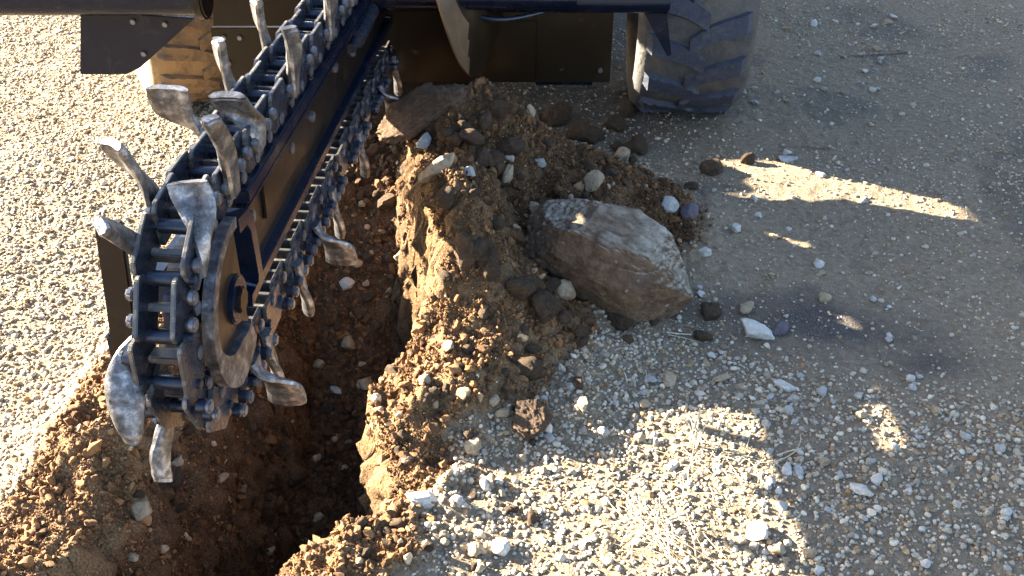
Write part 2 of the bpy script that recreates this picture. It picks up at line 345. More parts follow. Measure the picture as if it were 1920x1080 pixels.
# fine gravel and crumbs: points in numpy, instanced by geometry nodes
def scatter(name, label_kind, P, size, colr, srcs, tilt=None, flat=.75):
    n = len(P); me = bpy.data.meshes.new(name); me.vertices.add(n); me.vertices.foreach_set('co', P.astype(np.float32).ravel())
    def att(nm, typ, fld, data):
        a = me.attributes.new(nm, typ, 'POINT'); a.data.foreach_set(fld, np.ascontiguousarray(data, dtype=np.float32 if typ != 'INT' else np.int32).ravel())
    rot = np.stack([rng.normal(0, .35, n), rng.normal(0, .35, n), rng.uniform(0, 6.28, n)], 1) if tilt is None else tilt
    sc = size[:, None] * np.stack([rng.uniform(.85, 1.35, n), rng.uniform(.75, 1.05, n), rng.uniform(flat - .2, flat + .1, n)], 1)
    att('rot', 'FLOAT_VECTOR', 'vector', rot); att('scl', 'FLOAT_VECTOR', 'vector', sc)
    att('idx', 'INT', 'value', rng.integers(0, len(srcs), n)); 
    att('col', 'FLOAT_COLOR', 'color', np.concatenate([colr, np.ones((n, 1))], 1))
    o = link(name, me); tag(o, kind='stuff', label=label_kind[0], cat=label_kind[1])
    sc_col = bpy.data.collections.new(name + '_shapes')
    for s in srcs: sc_col.objects.link(s)
    g = bpy.data.node_groups.new(name, 'GeometryNodeTree')
    g.interface.new_socket('Geometry', in_out='INPUT', socket_type='NodeSocketGeometry')
    g.interface.new_socket('Geometry', in_out='OUTPUT', socket_type='NodeSocketGeometry')
    N = g.nodes.new; gi, go = N('NodeGroupInput'), N('NodeGroupOutput')
    ip = N('GeometryNodeInstanceOnPoints'); ci = N('GeometryNodeCollectionInfo'); ci.inputs['Collection'].default_value = sc_col
    ci.inputs['Separate Children'].default_value = True; ci.inputs['Reset Children'].default_value = True
    def na(nm, t): a = N('GeometryNodeInputNamedAttribute'); a.data_type = t; a.inputs['Name'].default_value = nm; return a.outputs[0]
    e2r = N('FunctionNodeEulerToRotation'); L = g.links.new
    L(gi.outputs[0], ip.inputs['Points']); L(ci.outputs[0], ip.inputs['Instance']); ip.inputs['Pick Instance'].default_value = True
    L(na('idx', 'INT'), ip.inputs['Instance Index']); L(na('rot', 'FLOAT_VECTOR'), e2r.inputs[0]); L(e2r.outputs[0], ip.inputs['Rotation'])
    L(na('scl', 'FLOAT_VECTOR'), ip.inputs['Scale']); L(ip.outputs[0], go.inputs[0])
    md = o.modifiers.new('scatter', 'NODES'); md.node_group = g
    return o
def src(name, seed, clod, mat, sub=2):
    me = rock_mesh(name, sub, seed, mat, smooth=True, cuts=14 if clod else 9, rough=.07, clod=clod, depth=.50 if clod else .70)
    if clod or seed % 2: autosmooth(me, 24)
    return bpy.data.objects.new(name, me)
peb_src = [src('pebble_shape', 100 + i, False, M_pebble) for i in range(10)]
clod_src = [src('crumb_shape', 200 + i, True, M_pebble) for i in range(8)]
PAL_G = np.array([(.60, .585, .55), (.50, .49, .46), (.40, .395, .38), (.42, .36, .27), (.34, .27, .19), (.28, .27, .26), (.66, .65, .62), (.33, .22, .13)])
PAL_C = np.array([(.095, .060, .034), (.13, .083, .047), (.075, .048, .028), (.17, .112, .066), (.22, .16, .10), (.32, .27, .20), (.19, .115, .058), (.44, .42, .38)])
def pick(pal, w, n):
    w = np.array(w, float); w /= w.sum(); c = pal[rng.choice(len(pal), n, p=w)]
    return np.clip(c * rng.uniform(.8, 1.2, (n, 1)), .01, .8)
def region(n, x0, x1, y0, y1): return rng.uniform(x0, x1, n), rng.uniform(y0, y1, n)
def frustum(x, y, z=0.0, m=60):                       # only where the lens could plausibly look
    d = y * CP + (CH - z) * SP; u = 960 + FPX * x / d; v = 540 - FPX * (y * SP - (CH - z) * CP) / d
    return (u > -700) & (u < 2620) & (v > -400) & (v < 1500)
def make_gravel():
    # packed ground: plentiful small gravel; dense toward the near right, sparser on the track at far right
    x, y = region(330000, -2.9, 2.9, 1.15, 6.2)
    L = looseness(x, y); k = frustum(x, y) & (L < .35); x, y, L = x[k], y[k], L[k]
    dens = .34 + .62 * sstep(2.35, 2.02, y + .30 * (x - .40)) + .30 * fbm2(x, y, 2.2, 3, 91)
    dens = np.where(x < -1, .9, dens)
    dens -= .55 * np.exp(-(((x - .92) / .22) ** 2 + ((y - 2.22) / .11) ** 2))
    dens = np.where((y > 2.2 - .3 * (x - .4)) & (x > .35), (dens - .12) * .8, dens)
    big_z = sstep(.45, .9, dens)
    k = rng.uniform(size=len(x)) < np.clip(dens, .10, 1) * np.clip(1.1 - (y - 1.9) * .10, .4, 1); x, y, big_z = x[k], y[k], big_z[k]
    n = len(x); s = (.0025 + .0007 * big_z) * np.exp(rng.normal(0, .42, n)) + .0006
    b = rng.uniform(size=n) < .10 + .06 * big_z; s = np.where(b, .0060 * np.exp(rng.normal(0, .28, n)), s); s = np.minimum(s, .0115)
    P = np.stack([x, y, height(x, y) + s * .22], 1); col = pick(PAL_G, (3.2, 3, 2.5, 2.3, 1.6, 1.4, 1.5, 1.0), n)
    col = np.clip(col * np.array([1.04, .94, .79]), .01, .8)
    scatter('gravel', ('loose pale gravel covering the packed ground beside the trench', 'gravel'), P, s, col, peb_src)
def make_crumbs():
    x, y = region(620000, -1.4, .95, 1.2, 4.0)
    L = looseness(x, y); k = frustum(x, y) & (rng.uniform(size=len(x)) < L * .80); x, y = x[k], y[k]
    n = len(x); s = .0020 * np.exp(rng.normal(0, .5, n)); b = rng.uniform(size=n) < .035; s = np.where(b, .0070 * np.exp(rng.normal(0, .3, n)), s); s = np.minimum(s, .019)
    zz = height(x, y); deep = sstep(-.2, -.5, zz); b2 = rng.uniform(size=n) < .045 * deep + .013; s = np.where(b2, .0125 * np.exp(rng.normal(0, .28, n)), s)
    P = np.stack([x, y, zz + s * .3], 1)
    dry = 1 + .5 * sstep(2.5, 1.9, y) * (1 - deep) - .50 * deep  # besides dryness, paints light: sunlit bank brighter, shaded trench floor darker
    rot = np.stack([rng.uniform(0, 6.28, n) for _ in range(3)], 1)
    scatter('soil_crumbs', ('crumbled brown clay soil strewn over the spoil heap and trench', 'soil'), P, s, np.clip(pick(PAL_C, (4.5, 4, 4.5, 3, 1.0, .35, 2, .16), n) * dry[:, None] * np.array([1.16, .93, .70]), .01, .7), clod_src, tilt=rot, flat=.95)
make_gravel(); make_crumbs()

# ---------------------------------------------------------------- mesh helpers for the machine
def add_box(bm, c, d, rot=None, bev=0.0):
    M = Matrix.Translation(c) @ (rot.to_4x4() if rot is not None else Matrix()) @ Matrix.Diagonal((*d, 1))
    g = bmesh.ops.create_cube(bm, size=1, matrix=M)
    if bev:
        es = list({e for v in g['verts'] for e in v.link_edges}); bmesh.ops.bevel(bm, geom=es, offset=bev, segments=2, affect='EDGES')
def add_cyl(bm, a, b, r, seg=16, r2=None, bev=0.0):
    a, b = Vector(a), Vector(b); q = (b - a).to_track_quat('Z', 'Y')
    M = Matrix.Translation((a + b) / 2) @ q.to_matrix().to_4x4()
    g = bmesh.ops.create_cone(bm, cap_ends=True, segments=seg, radius1=r, radius2=r if r2 is None else r2, depth=(b - a).length, matrix=M)
    if bev:
        es = [e for e in {e for v in g['verts'] for e in v.link_edges} if len(e.link_faces) == 2 and e.calc_face_angle() > .9]
        bmesh.ops.bevel(bm, geom=es, offset=bev, segments=2, affect='EDGES')
def add_prism(bm, pts, n, bev=0.0):                  # polygon (list of 3D points) extruded by vector n
    vs = [bm.verts.new(p) for p in pts]; f = bm.faces.new(vs)
    e = bmesh.ops.extrude_face_region(bm, geom=[f]); nv = [v for v in e['geom'] if isinstance(v, bmesh.types.BMVert)]
    bmesh.ops.translate(bm, vec=n, verts=nv)
    if bev:
        es = list({e for v in vs + nv for e in v.link_edges}); bmesh.ops.bevel(bm, geom=es, offset=bev, segments=2, affect='EDGES')
def cap(name, bm, mat, parent, smooth=False):
    me = bm_mesh(name, bm, smooth); me.materials.append(mat)
    o = bpy.data.objects.new(name, me); COL.objects.link(o)
    if parent is not None:
        o.parent = parent; o.matrix_parent_inverse = Matrix.Translation(parent.location).inverted()
    return o

# ---------------------------------------------------------------- the trencher
T = bpy.data.objects.new('trencher', None); COL.objects.link(T); T.location = (-.35, 3.9, 0)
tag(T, 'blue-black ride-on trencher with its toothed digging chain raised over the trench', 'trencher')
HUB = Vector((-.530, 1.423, .684)); YAW, TILT, ROLL = .058, R(2.6), R(1.6)
bL = 1.78; bR = .184; PIT = .088; HW = .038
FM = Matrix.Translation(HUB) @ Matrix.Rotation(-YAW, 4, 'Z') @ Matrix.Rotation(-TILT, 4, 'X') @ Matrix.Rotation(ROLL, 4, 'Y')
def fr(t):
    if t < bL: return bL - t, bR, 0.0
    a = (t - bL) / bR
    if a < math.pi: return -math.sin(a) * bR, math.cos(a) * bR, a
    return t - bL - math.pi * bR, -bR, math.pi
def boom_part(name, bm, mat, smooth=False):
    bm.transform(FM); return cap(name, bm, mat, T, smooth)
# link pieces (x across, y along, z away from the boom)
def plate_mesh(k, s):
    bm = bmesh.new(); off = HW if k % 2 else HW - .0095
    P = [(-.051, -.030), (-.044, -.040), (.044, -.040), (.051, -.030), (.051, .034), (.044, .042), (-.040, .042), (-.051, .030)]
    add_prism(bm, [(s * off - .004, a, b) for a, b in P], Vector((.008, 0, 0)), .0015)
    me = bm_mesh('side_plate', bm); me.materials.append(M_link); me.materials.append(M_linktop)
    for p in me.polygons:                               # plate rims: dry dust, with sunlit edges painted into the colour
        if abs(p.normal.x) < .5: p.material_index = 1
    return me
def pin_mesh():
    bm = bmesh.new(); add_cyl(bm, (-HW - .010, -.044, 0), (HW + .010, -.044, 0), .0085, 14, bev=.0015)
    add_cyl(bm, (-HW + .012, -.044, 0), (HW - .012, -.044, 0), .0125, 16)
    me = bm_mesh('pin', bm); autosmooth(me); me.materials.append(M_link); return me
def bolt_mesh(s, y, z, L=.026, sl=.016):
    bm = bmesh.new(); add_cyl(bm, (s * (HW + .002), y, z), (s * (HW + sl), y, z), .0128, 18, bev=.001)
    me = bm_mesh('sleeve', bm); n0 = len(me.polygons)
    bm = bmesh.new(); bm.from_mesh(me); add_cyl(bm, (s * (HW + sl), y, z), (s * (HW + L), y, z), .0122, 18 if s > 0 else 6, bev=.003)
    me = bm_mesh('bolt', bm); autosmooth(me); me.materials.append(M_link); me.materials.append(M_bolt)
    for p in me.polygons:
        if abs(p.center.x) > HW + sl + .0001: p.material_index = 1
    return me
def crossbar_mesh(y):
    bm = bmesh.new(); add_box(bm, (0, y, -.012), (HW * 2 - .014, .013, .030), bev=.002)
    me = bm_mesh('cross_bar', bm); me.materials.append(M_linktop); return me
def tooth_mesh(kind, side, seed):
    """bent bar on the side plate. outline rows: (outward z, lateral u, half width along chain, lean along chain)"""
    K = {   # outward, sideways, along, half width, twist of the width (degrees)
     'tall':  [(-.010, .004, 0, .015, 0), (.030, .005, 0, .0155, 5), (.060, .010, -.003, .0155, 20), (.092, .014, -.008, .0155, 34), (.122, .013, -.016, .015, 40), (.138, .010, -.022, .014, 40)],
     'flare': [(-.010, .004, 0, .020, 0), (.018, .012, 0, .024, 25), (.034, .030, -.003, .028, 60), (.054, .050, -.008, .031, 82), (.084, .054, -.014, .032, 88), (.108, .052, -.020, .032, 88)],
     'in':    [(-.010, .004, 0, .018, 0), (.026, .002, 0, .020, 20), (.050, -.010, -.004, .024, 60), (.072, -.024, -.012, .027, 80), (.094, -.032, -.022, .028, 85), (.104, -.034, -.028, .026, 85)],
     'long':  [(-.014, .006, 0, .018, 0), (.034, .008, -.006, .017, 8), (.074, .012, -.022, .016, 18), (.110, .014, -.044, .016, 24), (.146, .012, -.070, .015, 28), (.156, .011, -.076, .014, 28)],
     'wide':  [(-.012, .004, .010, .024, 0), (.026, .010, .010, .026, 15), (.058, .020, .006, .028, 40), (.092, .030, -.004, .028, 55), (.122, .034, -.016, .024, 62), (.138, .034, -.024, .018, 62)],
     'scoop': [(-.010, .006, -.022, .012, 0), (.010, .008, .008, .013, 35), (.024, .008, .034, .018, 60), (.034, .000, .058, .024, 72), (.046, -.010, .080, .028, 78), (.062, -.016, .094, .026, 80)],
     'horn':  [(-.010, .005, .020, .018, 0), (.022, .008, .004, .024, 30), (.046, .012, -.024, .029, 60), (.062, .012, -.056, .025, 70), (.074, .006, -.088, .019, 74), (.080, .002, -.106, .011, 76)],
    }[kind]
    r = np.random.default_rng(seed); rows = np.array(K); n = 5 * (len(K) - 1) + 1
    t = np.linspace(0, len(K) - 1, n); Z, U, Ln, Wd, Ph = [np.interp(t, range(len(K)), rows[:, j]) for j in range(5)]
    ker = np.array([.25, .5, .25])
    for _ in range(2):
        for A in (Z, U, Wd, Ln, Ph): A[1:-1] = np.convolve(A, ker, 'valid')
    Cn = np.stack([U, Ln, Z], 1); Tg = np.gradient(Cn, axis=0); Tg /= np.linalg.norm(Tg, axis=1)[:, None]
    m = 9; V = []; th = .0095 if kind in ('tall', 'long') else .0088
    for sgn in (1, -1):
        for i in range(n):
            wd = Vector((math.sin(R(Ph[i])), math.cos(R(Ph[i])), 0)); nm = wd.cross(Vector(Tg[i])).normalized()
            for j in range(m):
                q = j / (m - 1) * 2 - 1; e = 1 - abs(q) ** 10; c = (.006 if kind in ('scoop', 'flare', 'in', 'wide', 'horn') else .003) * q * q * min(1, i / n * 2)
                hh = th * (.40 + .60 * e) * (1.0 if i < n - 3 else .75)
                p = Vector(Cn[i]) + wd * (Wd[i] * 1.18 * q) + nm * (sgn * hh + c); V.append((HW + .006 + p.x, p.y, p.z))
    V = np.array(V); nn = noise3(V[:, 0] * 70 + seed, V[:, 1] * 70, V[:, 2] * 70, seed); k = np.clip((V[:, 2] - .03) / .05, 0, 1)
    V += (.0009 * nn * k)[:, None] * np.array([1, .8, .8]); V[:, 0] *= side
    F = []; g = lambda s, i, j: s * n * m + i * m + j
    for i in range(n - 1):
        for j in range(m - 1):
            F.append((g(0, i, j), g(0, i, j + 1), g(0, i + 1, j + 1), g(0, i + 1, j))); F.append((g(1, i, j), g(1, i + 1, j), g(1, i + 1, j + 1), g(1, i, j + 1)))
        F.append((g(0, i, 0), g(0, i + 1, 0), g(1, i + 1, 0), g(1, i, 0))); F.append((g(0, i, m-1), g(1, i, m-1), g(1, i + 1, m-1), g(0, i + 1, m-1)))
    for j in range(m - 1):
        F.append((g(0, 0, j), g(1, 0, j), g(1, 0, j + 1), g(0, 0, j + 1))); F.append((g(0, n-1, j), g(0, n-1, j + 1), g(1, n-1, j + 1), g(1, n-1, j)))
    bm = bmesh.new(); vs = [bm.verts.new(v) for v in V]; [bm.faces.new([vs[q] for q in f]) for f in F]
    me = bm_mesh('cutter_tooth', bm); autosmooth(me, 32); me.materials.append(M_steel); return me
LM = {(k, q): plate_mesh(k, q) for k in (0, 1) for q in (-1, 1)}; PM = pin_mesh(); CM = [crossbar_mesh(-.022), crossbar_mesh(.022)]; CB = [crossbar_mesh(.0)]
BM_ = {(s, y): bolt_mesh(s, y, z) for s in (-1, 1) for y, z in ((-.020, .022), (.020, .026))}
BS_ = {(s, y): bolt_mesh(s, y, z, .016, .004) for s in (-1, 1) for y, z in ((-.022, .008), (.020, .012))}
RV = {s: bolt_mesh(s, .0, -.026, .008, .003) for s in (-1, 1)}
# teeth: link index -> [(kind, side)]
TEETH = {3: [('tall', 1)], 5: [('flare', -1)], 7: [('tall', -1), ('tall', 1)], 10: [('tall', 1)], 12: [('tall', -1)], 14: [('tall', 1)], 15: [('tall', -1)], 17: [('flare', -1), ('in', 1)],
         19: [('long', 1)], 20: [('wide', -1)], 21: [('tall', -1), ('scoop', 1)], 23: [('horn', -1)], 25: [('tall', -1)], 27: [('flare', 1)], 28: [('tall', 1)],
         31: [('tall', 1)], 33: [('flare', 1)], 35: [('tall', 1)], 39: [('tall', 1)], 43: [('flare', 1)], 46: [('tall', 1)]}
NL = int((2 * bL + math.pi * bR) / PIT)
for i in range(NL):
    s_, h_, a_ = fr((i + .5) * PIT)
    M = FM @ Matrix.Translation((0, s_, h_)) @ Matrix.Rotation(a_, 4, 'X')
    lk = bpy.data.objects.new('chain_link', None); COL.objects.link(lk); lk.parent = T
    lk.matrix_basis = Matrix.Translation(T.location).inverted() @ M
    def sub(name, me): o = bpy.data.objects.new(name, me); COL.objects.link(o); o.parent = lk; return o
    for q in (-1, 1): sub('side_plate', LM[(i % 2, q)])
    sub('pin', PM)
    for cm in (CM if a_ > 3 else CB): sub('cross_bar', cm)
    th = TEETH.get(i, [])
    for s in (-1, 1):
        if (i % 2 == 0) or any(q[1] == s for q in th):
            for k, bme in (BM_ if a_ > 1.2 else BS_).items():
                if k[0] == s: sub('bolt', bme)
        if s > 0: sub('rivet', RV[s])
    for kind, side in th: sub('cutter_tooth', tooth_mesh(kind, side, i * 3 + side + 5))

# boom beam, rails, nose plate
bm = bmesh.new(); add_box(bm, (0, bL / 2 + .08, .004), (.030, bL - .1, .166), bev=.002); boom_part('boom_web', bm, M_wear)
bm = bmesh.new(); add_box(bm, (.010, bL / 2 + .12, .108), (.062, bL - .10, .030), bev=.004); boom_part('boom_top_rail', bm, M_navy)
bm = bmesh.new(); add_box(bm, (.020, bL / 2 + .05, .080), (.030, bL - .16, .012), bev=.003); boom_part('wear_strip', bm, M_navy)
bm = bmesh.new(); add_box(bm, (0, bL / 2 + .12, .140), (.026, bL - .10, .030), bev=.003); boom_part('chain_guide_rail', bm, M_link)
bm = bmesh.new(); add_box(bm, (.006, bL / 2 + .10, -.090), (.056, bL - .10, .026), bev=.003); boom_part('boom_bottom_rail', bm, M_navy)
bm = bmesh.new(); add_box(bm, (.018, .47, .02), (.007, .30, .085), bev=.003); boom_part('boom_cover_plate', bm, M_wear)
for y, z in ((.16, .075), (.24, .03), (.55, .03), (.75, .02), (1.02, .04), (1.25, .0)):
    bm = bmesh.new(); add_cyl(bm, (.012, y, z), (.024, y, z), .013, 18, bev=.002); boom_part('boom_bolt', bm, M_bolt)
bm = bmesh.new(); add_cyl(bm, (.034, 1.22, .045), (.034, 1.46, .055), .024, 20, bev=.004); add_cyl(bm, (.034, 1.16, .043), (.034, 1.22, .045), .013, 14); boom_part('chain_tension_cylinder', bm, M_link, False)
# nose idler: crescent wear rim, plate and hub
def arc(r, a0, a1, n): return [(math.sin(R(a0 + (a1 - a0) * i / n)) * r, math.cos(R(a0 + (a1 - a0) * i / n)) * r) for i in range(n + 1)]
def ring_plate(bm, outer, inner, x0, x1):
    n = len(outer)
    rows = [[bm.verts.new((x, p[0], p[1])) for p in q] for x, q in ((x0, outer), (x1, outer), (x1, inner), (x0, inner))]
    for k in range(4):
        a, b = rows[k], rows[(k + 1) % 4]
        for i in range(n - 1): bm.faces.new((a[i], a[i + 1], b[i + 1], b[i]))
    for e in (0, n - 1): bm.faces.new([rows[k][e] for k in range(4)])
outer = [(p[0] * f, p[1] * f) for p, f in zip(arc(.152, 8, -204, 48), [1 - .20 * max(0, i - 38) / 10 for i in range(49)])]
inner = [(p[0] * f, p[1] * f) for p, f in zip(arc(.152, 8, -204, 48), [.88 - .05 * i / 24 if i < 24 else .83 - .36 * min(1, (i - 24) / 14) for i in range(49)])]
bm = bmesh.new(); ring_plate(bm, outer, inner, .047, .066)
me_o = boom_part('nose_wear_rim', bm, M_steel, False); autosmooth(me_o.data, 40)
bm = bmesh.new(); add_prism(bm, [(.045, p[0], p[1]) for p in arc(.132, 15, -204, 30)], Vector((.008, 0, 0)), .001); boom_part('nose_plate', bm, M_wear)
bm = bmesh.new(); add_cyl(bm, (.02, 0, .0), (.061, 0, .0), .044, 32, bev=.003); boom_part('idler_hub', bm, M_navy)
bm = bmesh.new(); add_cyl(bm, (.060, 0, .0), (.069, 0, .0), .024, 8, bev=.002); boom_part('hub_nut', bm, M_wear)
bm = bmesh.new(); add_cyl(bm, (-.028, 0, 0), (.012, 0, 0), .118, 32); boom_part('nose_idler', bm, M_link)
bm = bmesh.new(); add_box(bm, (-.020, 1.35, -.134), (.010, .75, .022), bev=.002); boom_part('gap_sun_block', bm, M_link)  # added strip that blocks sun through the gap above the lower chain
# tension yoke beside the nose
bm = bmesh.new()
yo = [(.052, .128), (.11, .118), (.135, .09), (.150, -.035), (.138, -.055), (.07, -.062)]; yi = [(.055, .100), (.095, .094), (.110, .075), (.124, -.025), (.118, -.038), (.075, -.040)]
ring_plate(bm, yo, yi, .022, .058); boom_part('tension_yoke', bm, M_navy)
# crumber shoe hanging left of the nose
bm = bmesh.new(); add_prism(bm, [(-.122, -.09, .19), (-.078, -.09, .19), (-.098, -.09, -.17), (-.146, -.09, -.17)], Vector((0, .014, 0)), .003); boom_part('crumber_bar', bm, M_wear)
bm = bmesh.new(); add_box(bm, (-.135, .42, -.06), (.030, 1.0, .050), bev=.004); boom_part('crumber_arm', bm, M_navy)
bm = bmesh.new(); add_box(bm, (-.07, .90, -.06), (.13, .05, .05), bev=.004); boom_part('crumber_bracket', bm, M_navy)

# wheels
def make_wheel(c, rad, wid, steer, mt, ml):
    rt = bpy.data.objects.new('wheel', None); COL.objects.link(rt); rt.parent = T
    rt.matrix_basis = Matrix.Translation(T.location).inverted() @ Matrix.Translation(c) @ Matrix.Rotation(steer, 4, 'Z')
    prof = []
    n = 9; w = wid / 2
    pts = [(-w * .62, rad * .56), (-w * .92, rad * .66), (-w, rad * .80), (-w * .97, rad * .90), (-w * .86, rad * .945), (-w * .5, rad * .957), (0, rad * .962),
           (w * .5, rad * .957), (w * .86, rad * .945), (w * .97, rad * .90), (w, rad * .80), (w * .92, rad * .66), (w * .62, rad * .56)]
    seg = 96; V, F = [], []
    for i in range(seg):
        a = 2 * math.pi * i / seg
        for x, r in pts: V.append((x, math.sin(a) * r, math.cos(a) * r))
    k = len(pts)
    for i in range(seg):
        for j in range(k): F.append((i * k + j, i * k + (j + 1) % k, ((i + 1) % seg) * k + (j + 1) % k, ((i + 1) % seg) * k + j))
    me = np_mesh('tyre', V, F); me.materials.append(mt)
    ty = bpy.data.objects.new('tyre', me); COL.objects.link(ty); ty.parent = rt
    # lug: curved bar from the centre line to the shoulder, following the tread round
    def lug(side):
        V, F = [], []; m = 12
        for i in range(m + 1):
            t = i / m; x = side * (-.03 + (w + .02) * t) if side > 0 else side * (-.03 + (w + .02) * t)
            a = .26 * t ** 1.2 + .03 * math.sin(t * 5); hw = .085 + .022 * t
            hi = rad * (1.0 - .004 * t - .13 * max(0, t - .86) / .14) ; lo = rad * .93 if t < .9 else rad * .86
            for (aa, rr) in ((a - hw, lo), (a - hw * .72, hi), (a + hw * .72, hi), (a + hw, lo)):
                rr2 = rr + (.004 * math.sin(i * 2.1 + aa * 60) if rr > rad * .95 else 0)
                V.append((x, math.sin(aa) * rr2, math.cos(aa) * rr2))
        for i in range(m):
            for j in range(3): F.append((i*4+j, i*4+j+1, (i+1)*4+j+1, (i+1)*4+j))
        F += [(0, 3, 2, 1), (m*4, m*4+1, m*4+2, m*4+3)]
        bm = bmesh.new(); vs = [bm.verts.new(v) for v in V]; [bm.faces.new([vs[q] for q in f]) for f in F]
        me = bm_mesh('tread_lug', bm); autosmooth(me, 40); me.materials.append(ml); return me
    LG = {s: lug(s) for s in (-1, 1)}; N = 17
    for i in range(N):
        for s in (-1, 1):
            o = bpy.data.objects.new('tread_lug', LG[s]); COL.objects.link(o); o.parent = rt
            o.rotation_euler = ((i + (.5 if s > 0 else 0)) * 2 * math.pi / N, 0, 0)
    bm = bmesh.new(); add_cyl(bm, (-w * .6, 0, 0), (w * .6, 0, 0), rad * .57, 40); add_cyl(bm, (-w * .75, 0, 0), (w * .75, 0, 0), rad * .2, 24, bev=.006)
    me = bm_mesh('rim', bm); autosmooth(me); me.materials.append(M_navy)
    rm = bpy.data.objects.new('rim', me); COL.objects.link(rm); rm.parent = rt
    return rt
make_wheel(Vector((.655, 3.72, .44)), .445, .405, R(-3), M_rubber, M_lug)
make_wheel(Vector((-1.26, 3.80, .36)), .365, .42, R(28), M_clay, M_clayl)

# panel behind the spoil, tube above it, brackets, auger
PY = 3.25
def boxp(name, lo, hi, mat, bev=.004, parent=T):
    lo, hi = Vector(lo), Vector(hi); bm = bmesh.new(); add_box(bm, (lo + hi) / 2, hi - lo, bev=bev); return cap(name, bm, mat, parent)
boxp('rear_panel', (-.47, PY, .285), (.335, PY + .012, .60), M_panel, .002)
boxp('inspection_cover', (-.125, PY - .006, .315), (.080, PY + .002, .505), M_panel, .003)
boxp('panel_flange', (.082, PY - .004, .292), (.090, PY + .002, .60), M_panel, .001)
bm = bmesh.new(); add_cyl(bm, (.300, PY - .010, .330), (.300, PY + .005, .330), .008, 12, bev=.002); cap('panel_bolt', bm, M_bolt, T)
boxp('lower_skid_plate', (-.47, PY + .10, .17), (-.14, PY + .115, .34), M_wear, .002)
bm = bmesh.new(); add_cyl(bm, (-.45, 3.15, .612), (.497, 3.15, .607), .040, 32, bev=.004); o = cap('rear_tube', bm, M_navy, T); autosmooth(o.data)
boxp('tube_backing_beam', (-.47, 3.185, .555), (.49, PY - .005, .70), M_panel, .003)
bm = bmesh.new(); add_prism(bm, [Vector(p) for p in ((.425, 3.17, .556), (.497, 3.17, .556), (.525, 3.17, .415), (.512, 3.17, .410))], Vector((0, .03, 0)), .002); cap('tube_gusset', bm, M_navy, T)
def auger():
    bm = bmesh.new(); add_cyl(bm, (-.50, 3.10, .64), (.20, 3.10, .64), .045, 24); o = cap('auger_shaft', bm, M_navy, T); autosmooth(o.data)
    for nm, x0, flip in (('auger_flight', -.262, 1),):
        V, F = [], []; n = 64; m = 8; th = .006; pitch = .30
        for sg in (0, 1):
            for i in range(n + 1):
                t = i / n; a = math.pi * (1.5 + 1.0 * (t - .5) * 2 * .95)  # sweeps round underneath
                for j in range(m + 1):
                    r = .045 + (.262 - .045) * j / m
                    x = x0 + pitch * t - .10 * (j / m - .5) * (1 - 2 * t) + sg * th
                    V.append((x, 3.10 + math.cos(a) * r * .55, .64 + math.sin(a) * r))
        g = lambda s, i, j: s * (n + 1) * (m + 1) + i * (m + 1) + j
        for i in range(n):
            for j in range(m):
                F.append((g(0, i, j), g(0, i + 1, j), g(0, i + 1, j + 1), g(0, i, j + 1))); F.append((g(1, i, j), g(1, i, j + 1), g(1, i + 1, j + 1), g(1, i + 1, j)))
            F.append((g(0, i, m), g(0, i + 1, m), g(1, i + 1, m), g(1, i, m)))
        bm = bmesh.new(); vs = [bm.verts.new(v) for v in V]; [bm.faces.new([vs[q] for q in f]) for f in F]
        o = cap(nm, bm, M_panel, T); autosmooth(o.data, 40); o.data.materials.append(M_flight)
        for p in o.data.polygons:                      # leading strip: worn steel with its sun reflection painted in
            r = math.hypot((p.center.y - 3.10) / .55, p.center.z - .64); t = (p.center.x - x0) / pitch
            if r > .09 and .12 < t < .42 and p.normal.y < 0: p.material_index = 1
auger()
# left hand side: axle tube, gusset, spoil guards
bm = bmesh.new(); add_cyl(bm, (-1.70, 2.93, .70), (-.92, 2.93, .70), .060, 32, bev=.006); o = cap('outrigger_tube', bm, M_navy, T); autosmooth(o.data)
bm = bmesh.new(); add_cyl(bm, (-.925, 2.93, .70), (-.895, 2.93, .70), .072, 28, bev=.006); o = cap('tube_end_cap', bm, M_wear, T); autosmooth(o.data)
bm = bmesh.new(); add_prism(bm, [at_y(u, v, 2.98) for u, v in ((150, 20), (365, 34), (262, 128), (236, 140), (150, 140))], Vector((0, .02, 0)), .003); cap('outrigger_gusset', bm, M_navy, T)
bm = bmesh.new(); add_prism(bm, [at_y(u, v, 3.08) for u, v in ((395, 52), (398, 80), (405, 108), (420, 140), (441, 166), (600, 166), (640, 52))], Vector((0, .02, 0)), .002); cap('spoil_guard', bm, M_panel, T)
bm = bmesh.new(); add_prism(bm, [at_y(u, v, 3.05) for u, v in ((392, -120), (400, 49), (640, 49), (700, -120))], Vector((0, .02, 0)), .002); cap('upper_spoil_guard', bm, M_panel, T)
# body of the machine, out of view, shaped for the shadows it casts
boxp('chassis_beam', (-.95, 3.35, .96), (-.55, 6.5, 1.12), M_navy, .01); boxp('chassis_beam', (.10, 3.35, .96), (.40, 6.5, 1.12), M_navy, .01)
boxp('axle', (-1.2, 3.90, .34), (.60, 3.98, .44), M_navy, .02)
boxp('engine_hood', (-.95, 4.2, 1.08), (.42, 6.6, 1.75), M_navy, .05)
boxp('boom_mount', (-.52, 3.18, .66), (-.30, 3.52, 1.0), M_navy, .02); boxp('hull_sun_block', (-.92, 4.18, .24), (.34, 6.5, .96), M_navy, .03); boxp('side_sun_block', (.02, 3.80, .26), (.34, 4.16, .95), M_navy, .03); boxp('low_sun_block', (.06, 3.62, .10), (.34, 3.80, .42), M_navy, .03); boxp('front_sun_block', (-.38, 3.62, .10), (-.05, 4.0, .40), M_navy, .03); boxp('axle_bracket', (-.60, 4.25, .40), (-.30, 4.45, 1.1), M_navy, .02)  # hull, side, housing and skid boxes are added to block stray sun
